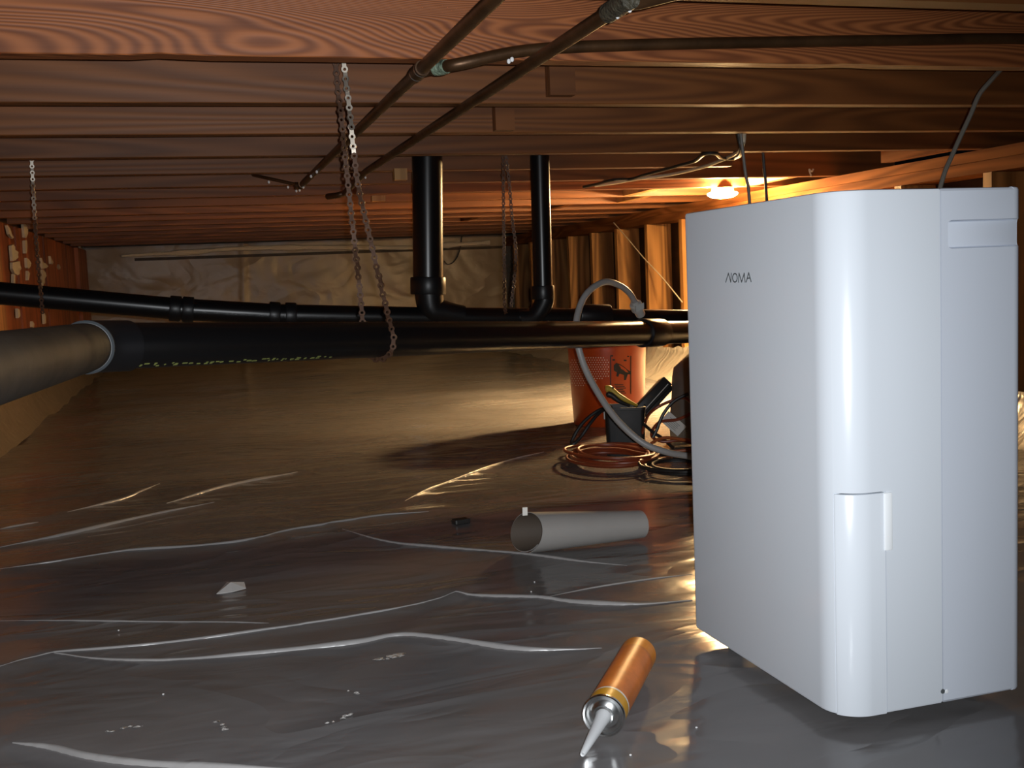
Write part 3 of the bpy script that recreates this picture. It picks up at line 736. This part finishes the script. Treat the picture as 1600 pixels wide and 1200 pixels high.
# ------------------------------------------------------------------ drain hose
HS = thing('drain_hose', 'grey hose looping from behind the cabinet up to the pipes', 'hose', tuple(on_z(1070, 712, 0)))
hp = [at(1100, 716, 2.62), at(1072, 712, 2.66), at(1040, 706, 2.70), at(1003, 691, 2.72), at(965, 657, 2.72), at(935, 615, 2.70), at(912, 570, 2.68), at(900, 520, 2.68), at(905, 482, 2.72), at(920, 455, 2.76), at(945, 440.5, 2.82), at(968, 446, 2.88), at(985, 460, 2.93), at(995, 478, 2.97)]
obj('hose_tube', tube(spline(hp, 8), .0083, 14), M['hose'], HS)
fd = at(1003, 496, 3.0)-at(992, 473, 2.96); fd.normalize()
f0 = at(992, 473, 2.96)
obj('hose_fitting', lathe(f0-fd*.006, fd, [(0, .010), (.010, .012), (.012, .017), (.03, .018), (.032, .014), (.055, .013)], 18), M['fitting'], HS, label='pale plastic fitting at the hose end')
obj('wing_clamp', obox(f0+fd*.018+V((0, -.018, 0)), V((.012, 0, .004)), V((0, .003, 0)), V((0, 0, .008))), M['fitting'], HS, smooth=False)

# ------------------------------------------------------------------ orange bucket
fr = on_z(952, 668, 0); vd = V((fr.x, fr.y, 0)).normalized()
RBk = .128; bc = V((fr.x, fr.y, 0))+vd*RBk
BK = thing('bucket', 'orange plastic bucket with white dots and a black printed panel', 'bucket', tuple(bc))
HB = .40
obj('bucket_body', lathe(bc, (0, 0, 1), [(.002, RBk*.90), (0.0, RBk-.004), (.006, RBk), (.30, RBk+.014), (.302, RBk+.020), (.312, RBk+.020), (.314, RBk+.015), (HB-.012, RBk+.017), (HB-.012, RBk+.023), (HB, RBk+.023), (HB, RBk+.014), (.02, RBk-.006), (.016, 0)], 48, False), M['bucket'], BK)
def buck(u, v, off=.0006):
    """point of the bucket's skin seen at a pixel"""
    d = ray(u, v); dx, dy = d.x, d.y; lo, hi = 2.0, 5.0
    t = 3.0
    for _ in range(12):
        z = (EYE+d*t).z; R = RBk+.014*max(0, min(1, z/.30))+off
        A = dx*dx+dy*dy; B = -2*(dx*bc.x+dy*bc.y); C_ = bc.x**2+bc.y**2-R*R
        disc = max(0, B*B-4*A*C_); t = (-B-sqrt(disc))/(2*A)
    return EYE+d*t
def dab(pxs, off=.0012):
    P = [buck(u, v, off) for u, v in pxs]; n = len(P); Q = [buck(u, v, -.001) for u, v in pxs]
    return P+Q, [tuple(range(n))]+[(i, (i+1) % n, (i+1) % n+n, i+n) for i in range(n)]
dots = []
for i in range(16):
    for j in range(14):
        u = 892+3.9*(i)+1.95*(j % 2); v = 559+3.6*j
        if abs(u-898) < 10 and v > 605: continue
        ok = (u < 952) and (v < 605-.35*abs(u-905)) and (v > 560+.25*abs(u-925)-6)
        if ok: dots.append(dab([(u-1.0, v), (u, v-1.0), (u+1.0, v), (u, v+1.0)]))
obj('dotted_print', join(*dots), M['print_w'], BK, smooth=False, stuff=True, label='white dotted print')
pr = [dab([(955,555),(983,556),(983,558),(955,557)]), dab([(957,561),(979,562),(979,564.5),(957,563.5)]),
      dab([(985,556),(986.5,556),(986.5,616),(985,615)]), dab([(953.5,555),(955,555),(955,612),(953.5,611)])]
blob = [(959,571),(963,567),(969,569),(975,573),(981,578),(985,580),(986,585),(981,585),(978,594),(975,594),(975,586),(968,584),(966,589),(963,588),(964,582),(959,579)]
pr.append(dab(blob))
for k in range(6): pr.append(dab([(960+k, 600+k*2.6), (974+(k % 3)*2, 600.5+k*2.6), (974+(k % 3)*2, 601.7+k*2.6), (960+k, 601.2+k*2.6)]))
obj('warning_print', join(*pr), M['print_k'], BK, smooth=False, stuff=True, label='black printed warning panel')

# ------------------------------------------------------------------ tool heap behind the cabinet
g = on_z(978, 697, 0); vd = V((g.x, g.y, 0)).normalized(); sd = V((vd.y, -vd.x, 0))
binc = V((g.x, g.y, 0))+vd*.055
BN = thing('tool_bin', 'small black open bin in front of the orange bucket', 'bin', tuple(binc))
def rect_ring(hw, hd, r=.015, n=4):
    return arc(hw-r, hd-r, r, 0, 90, n)+arc(-hw+r, hd-r, r, 90, 180, n)+arc(-hw+r, -hd+r, r, 180, 270, n)+arc(hw-r, -hd+r, r, 270, 360, n)
def loft(rings, c, ex, ey):
    vs, fs = [], []; n = len(rings[0][0])
    for pts, z in rings:
        for x, y in pts: vs.append(V(c)+ex*x+ey*y+V((0, 0, z)))
    for k in range(len(rings)-1):
        for i in range(n):
            j = (i+1) % n; fs.append((k*n+i, k*n+j, (k+1)*n+j, (k+1)*n+i))
    fs += [tuple(range(n))[::-1], tuple(range((len(rings)-1)*n, len(rings)*n))]
    return vs, fs
obj('bin_body', loft([(rect_ring(.056, .050), 0), (rect_ring(.060, .054), .004), (rect_ring(.063, .057), .112), (rect_ring(.0655, .0595), .113), (rect_ring(.0655, .0595), .121), (rect_ring(.060, .054), .121), (rect_ring(.057, .050), .015)], binc, sd, vd), M['binblack'], BN)
obj('bin_clip', obox(binc+sd*-.064+V((0, 0, .098))-vd*.03, sd*.002, vd*.006, V((0, 0, .014))), M['paper'], BN, smooth=False, label='pale clip on the bin edge')
# yellow and black handled tool leaning on the bin
wt = (binc-EYE).dot(_f)-.02
YT_ = thing('hand_tool', 'yellow-topped black tool handle lying across the black bin', 'tool', tuple(at(945, 605, wt)))
obj('handle', tube(spline([at(946, 609, wt), at(953, 608, wt), at(965, 617, wt), at(980, 626, wt), at(996, 634, wt+.02)], 6), [.004, .0105, .0125, .0125, .012, .0115, .011, .0105, .010, .010, .0095, .009, .009, .0085, .0085, .008, .008, .0075, .007, .007, .006, .006, .005, .005, .004], 14), M['yellowtool'], YT_)
obj('grip', tube(spline([at(947, 615, wt-.006), at(956, 618, wt-.006), at(968, 627, wt-.006), at(984, 634, wt)], 6), [.003, .008, .010, .010, .010, .010, .0095, .009, .009, .0085, .008, .008, .0075, .007, .006, .006, .005, .005, .004], 12), M['dull'], YT_, label='black rubber grip')
obj('hang_hole', lathe(at(957.5, 606, wt-.0125), ray(957, 606), [(0, .0032), (.004, .0032)], 12), M['print_k'], YT_)
# black rectangular tool body leaning out of the bin
wb_ = wt+.01
P0, P1, P2, P3 = at(990, 630, wb_), at(1033, 583, wb_+.03), at(1058, 604, wb_+.03), at(1012, 652, wb_)
ux = (P1-P0); uy = (P3-P0); uy -= ux*(uy.dot(ux)/ux.dot(ux)); uz = ux.cross(uy).normalized(); uz = uz if uz.dot(_f) > 0 else -uz
cc = (P0+P1+P2+P3)/4
CT = thing('tool_case', 'black rectangular tool body tilted out of the bin, with a pale edge line', 'tool', tuple(P0))
obj('case_body', bevelled(obox(cc+uz*.03, ux*.5, uy*.30, uz*.028), .004), M['dull'], CT)
obj('case_side', bevelled(obox(cc+uz*.03+uy*.40, ux*.47, uy*.10, uz*.026), .003), M['binblack'], CT)
obj('edge_strip', obox(cc+uz*.0005+uy*.12, ux*.42, uy*.018, uz*.0015), M['paper'], CT, smooth=False, label='thin pale edge strip')
gb = V((1.575, 3.13, 0)); vs, fs = [], []; nA, nZ_ = 28, 10  # grey shape enlarged behind the cabinet so its shadow falls on the floor
for j in range(nZ_+1):
    t = j/nZ_; k_ = (1-.16*t**3)*(1-.55*max(0, t-.8)/.2*.6)
    for i in range(nA):
        a = 2*pi*i/nA; ca, sa = cos(a), sin(a); e = .45
        x = .165*k_*math.copysign(abs(ca)**e, ca); y = .105*k_*math.copysign(abs(sa)**e, sa)
        d_ = .012*noise.noise(V((ca*2, sa*2, t*3)))
        vs.append((gb.x+x+d_, gb.y+y+d_, .004+.285*t+.012*noise.noise(V((ca, sa, 4)))*(t > .9)))
fs = [(j*nA+i, j*nA+(i+1) % nA, (j+1)*nA+(i+1) % nA, (j+1)*nA+i) for j in range(nZ_) for i in range(nA)]+[tuple(range(nA))[::-1], tuple(range(nZ_*nA, nZ_*nA+nA))]
TB = thing('added_tool_bag', 'grey soft tool bag beside the tilted black tool, its bulk behind the cabinet added to shade the floor', 'bag', tuple(gb))
obj('bag_body', (vs, fs), M['greymid'], TB, sharp=60)
obj('handle_strap', tube(spline([gb+V((-.07, 0, .285)), gb+V((-.05, 0, .32)), gb+V((.05, 0, .32)), gb+V((.07, 0, .285))], 6), .008, 8), M['dull'], TB)
lp = at(1052, 662, wb_-.10)
LB = thing('paper_label', 'white printed paper tag lying among the cords', 'tag', tuple(lp))
ex = (at(1070, 672, wb_-.10)-at(1034, 640, wb_-.10)); exn = ex.normalized(); en = (EYE-lp).normalized(); ey = en.cross(exn).normalized()
obj('paper', obox(lp, exn*.036, ey*.020, en*.0008), M['paper'], LB, smooth=False)
lines = [obox(lp+en*.0012+ey*(-.012+.005*k), exn*(.020-.003*(k % 2)), ey*.0007, en*.0003) for k in range(5)]
obj('print_lines', join(*lines), M['greymid'], LB, smooth=False, stuff=True)

def coil(name, c, R0, R1, loops, r, mat, label, squash=1.0, seed=1, z0=None, tail=None, n=26):
    rnd = random.Random(seed); pts = []
    for k in range(loops):
        R = rnd.uniform(R0, R1); ox, oy = rnd.uniform(-.014, .014), rnd.uniform(-.014, .014); ph = rnd.uniform(0, 6)
        for i in range(n):
            a = 2*pi*(i/n); f = i/n
            pts.append(V((c.x+ox+R*cos(a)*(1+.04*sin(2*a+ph)), c.y+oy+R*squash*sin(a), c.z+r+.0015+k*r*.85*(1+.3*sin(a+ph)))))
    sm = [pts[0]]
    for i in range(1, len(pts)-1): sm.append((pts[i-1]+pts[i]*2+pts[i+1])/4)
    if tail: sm += [V(q) for q in tail]
    c_ = spline(sm, 2)
    return tag(obj(name, tube(c_, r, 7), M[mat]), label, 'cord')
cc0 = on_z(958, 722, 0); cc0.z = .003
coil('extension_cord', cc0, .088, .128, 7, .0045, 'cordred', 'coiled red-brown extension cord on the sheet before the black bin', squash=1.35, seed=4)
ch = on_z(1062, 742, 0); ch.z = .003
coil('extension_cord', V((ch.x+.03, ch.y+.06, .004)), .07, .12, 4, .0045, 'cordblack', 'dark cord coil peeping out beside the cabinet edge', squash=1.2, seed=9)
wq = wt-.12
cable('extension_cord', [at(1000, 690, wq+.10), at(1010, 655, wq+.05), at(1022, 640, wq), at(1045, 628, wq), at(1070, 622, wq), at(1085, 640, wq), at(1060, 655, wq), at(1030, 660, wq), at(1018, 680, wq), at(1035, 690, wq-.02), at(1065, 688, wq-.02), at(1090, 695, wq)], .0048, 'cordred', 'red cord looping up over the white paper tag', 'cord')
cable('extension_cord', [at(1090, 690, wq-.05), at(1066, 687, wq-.05), at(1040, 684, wq-.05), at(1022, 690, wq-.04), at(1015, 700, wq-.04), at(1040, 706, wq-.04), at(1090, 702, wq-.05)], .0050, 'cordorange', 'orange cord lying below the white paper tag', 'cord')
cable('extension_cord', [at(1075, 615, wq-.03), at(1052, 628, wq-.03), at(1036, 648, wq-.03), at(1026, 672, wq-.03), at(1020, 684, wq-.03)], .0052, 'cordblack', 'black cord crossing in front of the paper tag', 'cord')
cable('extension_cord', [at(1005, 662, wq), at(1020, 675, wq-.02), at(1035, 685, wq-.02), at(1052, 700, wq)], .0050, 'cordblack', 'black cord slanting down beneath the red loops', 'cord')
cable('power_lead', [at(948, 640, wt-.05), at(938, 640, wt-.07), at(920, 652, wt-.08), at(905, 668, wt-.09), at(893, 690, wt-.10), at(896, 694, wt-.11), at(908, 682, wt-.10), at(922, 662, wt-.09), at(938, 644, wt-.07), at(955, 636, wt-.04)], .0055, 'cordblack', 'black lead drooping in a narrow loop left of the bin', 'cord')

# ------------------------------------------------------------------ curled roll of sheet
ra = at(822, 832, 2.135); rb = at(1001, 818, 2.20)
RO = thing('sheet_roll', 'grey curled roll of sheet lying open-ended on the floor', 'roll', (ra.x, ra.y, 0))
axr = (rb-ra); Lr = axr.length; axr.normalize(); upv = V((0, 0, 1)); sdv = axr.cross(upv).normalized(); upv = sdv.cross(axr).normalized()
vs, fs, mi = [], [], []; nL, nA = 16, 44
for lay in (0, 1):
    for i in range(nL+1):
        t = i/nL; R_ = .0415-.0125*t-.0012*lay
        for j in range(nA+1):
            a = math.radians(-70+400*j/nA); rr = R_-.0045*(j/nA)
            slant = .020*cos(a)+.009*sin(a) if t < .5 else .006*cos(a)
            vs.append(ra+axr*(t*Lr+slant*(1-t if t < .5 else t))+(sdv*cos(a)+upv*sin(a))*rr)
W_ = nA+1; o_ = (nL+1)*W_
for i in range(nL):
    for j in range(nA):
        fs.append((i*W_+j, i*W_+j+1, (i+1)*W_+j+1, (i+1)*W_+j)); mi.append(0)
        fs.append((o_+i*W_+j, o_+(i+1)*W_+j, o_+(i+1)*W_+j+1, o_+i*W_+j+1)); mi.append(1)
for j in range(nA):
    for i in (0, nL): fs.append((i*W_+j, i*W_+j+1, o_+i*W_+j+1, o_+i*W_+j)); mi.append(0)
for i in range(nL):
    for j in (0, nA): fs.append((i*W_+j, (i+1)*W_+j, o_+(i+1)*W_+j, o_+i*W_+j)); mi.append(0)
ro = obj('rolled_sheet', (vs, fs, mi), [M['roll'], M['rollin_shade']], RO, sharp=60)
tp = ra+upv*.043+axr*-.003
obj('tag', obox(tp-sdv*-.004, axr*.005, upv*.008, sdv*.0012), M['tag'], RO, smooth=False, label='small white tag at the open end')
# scrap
p = on_z(361, 917, 0); z = floor_z(p.x, p.y)
vs = [(p.x-.026, p.y-.012, z+.001), (p.x+.002, p.y-.014, z+.002), (p.x+.026, p.y-.004, z+.003), (p.x+.024, p.y+.014, z+.010), (p.x-.006, p.y+.020, z+.012), (p.x, p.y+.004, z+.015)]
vs += [(x, y, zz-.0012) for x, y, zz in vs[:5]]
tag(obj('plastic_scrap', (vs, [(0, 1, 5), (1, 2, 5), (2, 3, 5), (3, 4, 5), (4, 0, 5), (6, 10, 9, 8, 7), (0, 6, 7, 1), (1, 7, 8, 2), (2, 8, 9, 3), (3, 9, 10, 4), (4, 10, 6, 0)]), M['chip'], smooth=False), 'small pale folded scrap of plastic alone on the sheet', 'scrap')
p = on_z(720, 815, 0); z = floor_z(p.x, p.y)
tag(obj('plastic_scrap', bevelled(obox((p.x, p.y, z+.006), (.018, .004, 0), (-.003, .012, 0), (0, 0, .006)), .003), M['dull'], smooth=False), 'small dark lump on the sheet left of the curled roll', 'scrap')

# ------------------------------------------------------------------ adhesive cartridge
RT = .0245
g0 = on_z(944, 1151, 0); g1 = on_z(1010, 1028, 0)
c0 = V((g0.x, g0.y, RT)); c1 = V((g1.x, g1.y, RT)); ax = (c1-c0).normalized(); LT = .215
zf = max(floor_z(g0.x, g0.y), floor_z((g0.x+g1.x)/2, (g0.y+g1.y)/2), 0)
c0.z = c1.z = RT+zf
CK = thing('adhesive_cartridge', 'orange adhesive cartridge with white nozzle lying on the sheet', 'cartridge', (c0.x, c0.y, zf))
obj('barrel', lathe(c0+ax*.032, ax, [(0, RT-.0006), (LT-.062, RT-.0006)], 40, False), M['tubeorange'], CK)
obj('end_band', lathe(c0+ax*(LT-.031), ax, [(0, RT-.0005), (.029, RT-.0005), (.031, RT-.002), (.030, RT-.004), (.012, RT-.004), (.012, 0)], 40, False), M['tubeorange2'], CK, label='brighter orange band at the rear end')
obj('white_ring', lathe(c0+ax*.028, ax, [(0, RT-.0004), (.004, RT-.0004)], 40, False), M['tubewhite'], CK, label='thin white ring')
obj('yellow_band', lathe(c0+ax*.004, ax, [(0, RT-.0005), (.024, RT-.0005)], 40, False), M['tubeyellow'], CK, label='yellow band')
obj('end_cap', lathe(c0, ax, [(.005, RT-.001), (.0045, RT+.0008), (.001, RT+.001), (-.0005, RT), (0, RT-.002), (.004, RT-.0035), (.0045, RT-.006), (.003, RT-.008), (.001, .0125), (-.001, .0115), (-.0015, .0095), (.002, .0085)], 44, True), M['tin'], CK, label='crimped silver metal end')
tipw = on_z(910, 1179, .020+zf)
nd = (tipw-c0); nl = nd.length
obj('nozzle', lathe(c0, nd, [(-.001, .0088), (.010, .0082), (.014, .0078), (nl*.6, .0055), (nl-.002, .0032), (nl, .0024), (nl-.001, .0012), (nl-.02, .0012)], 22, False), M['nozzle'], CK, label='white tapered nozzle')
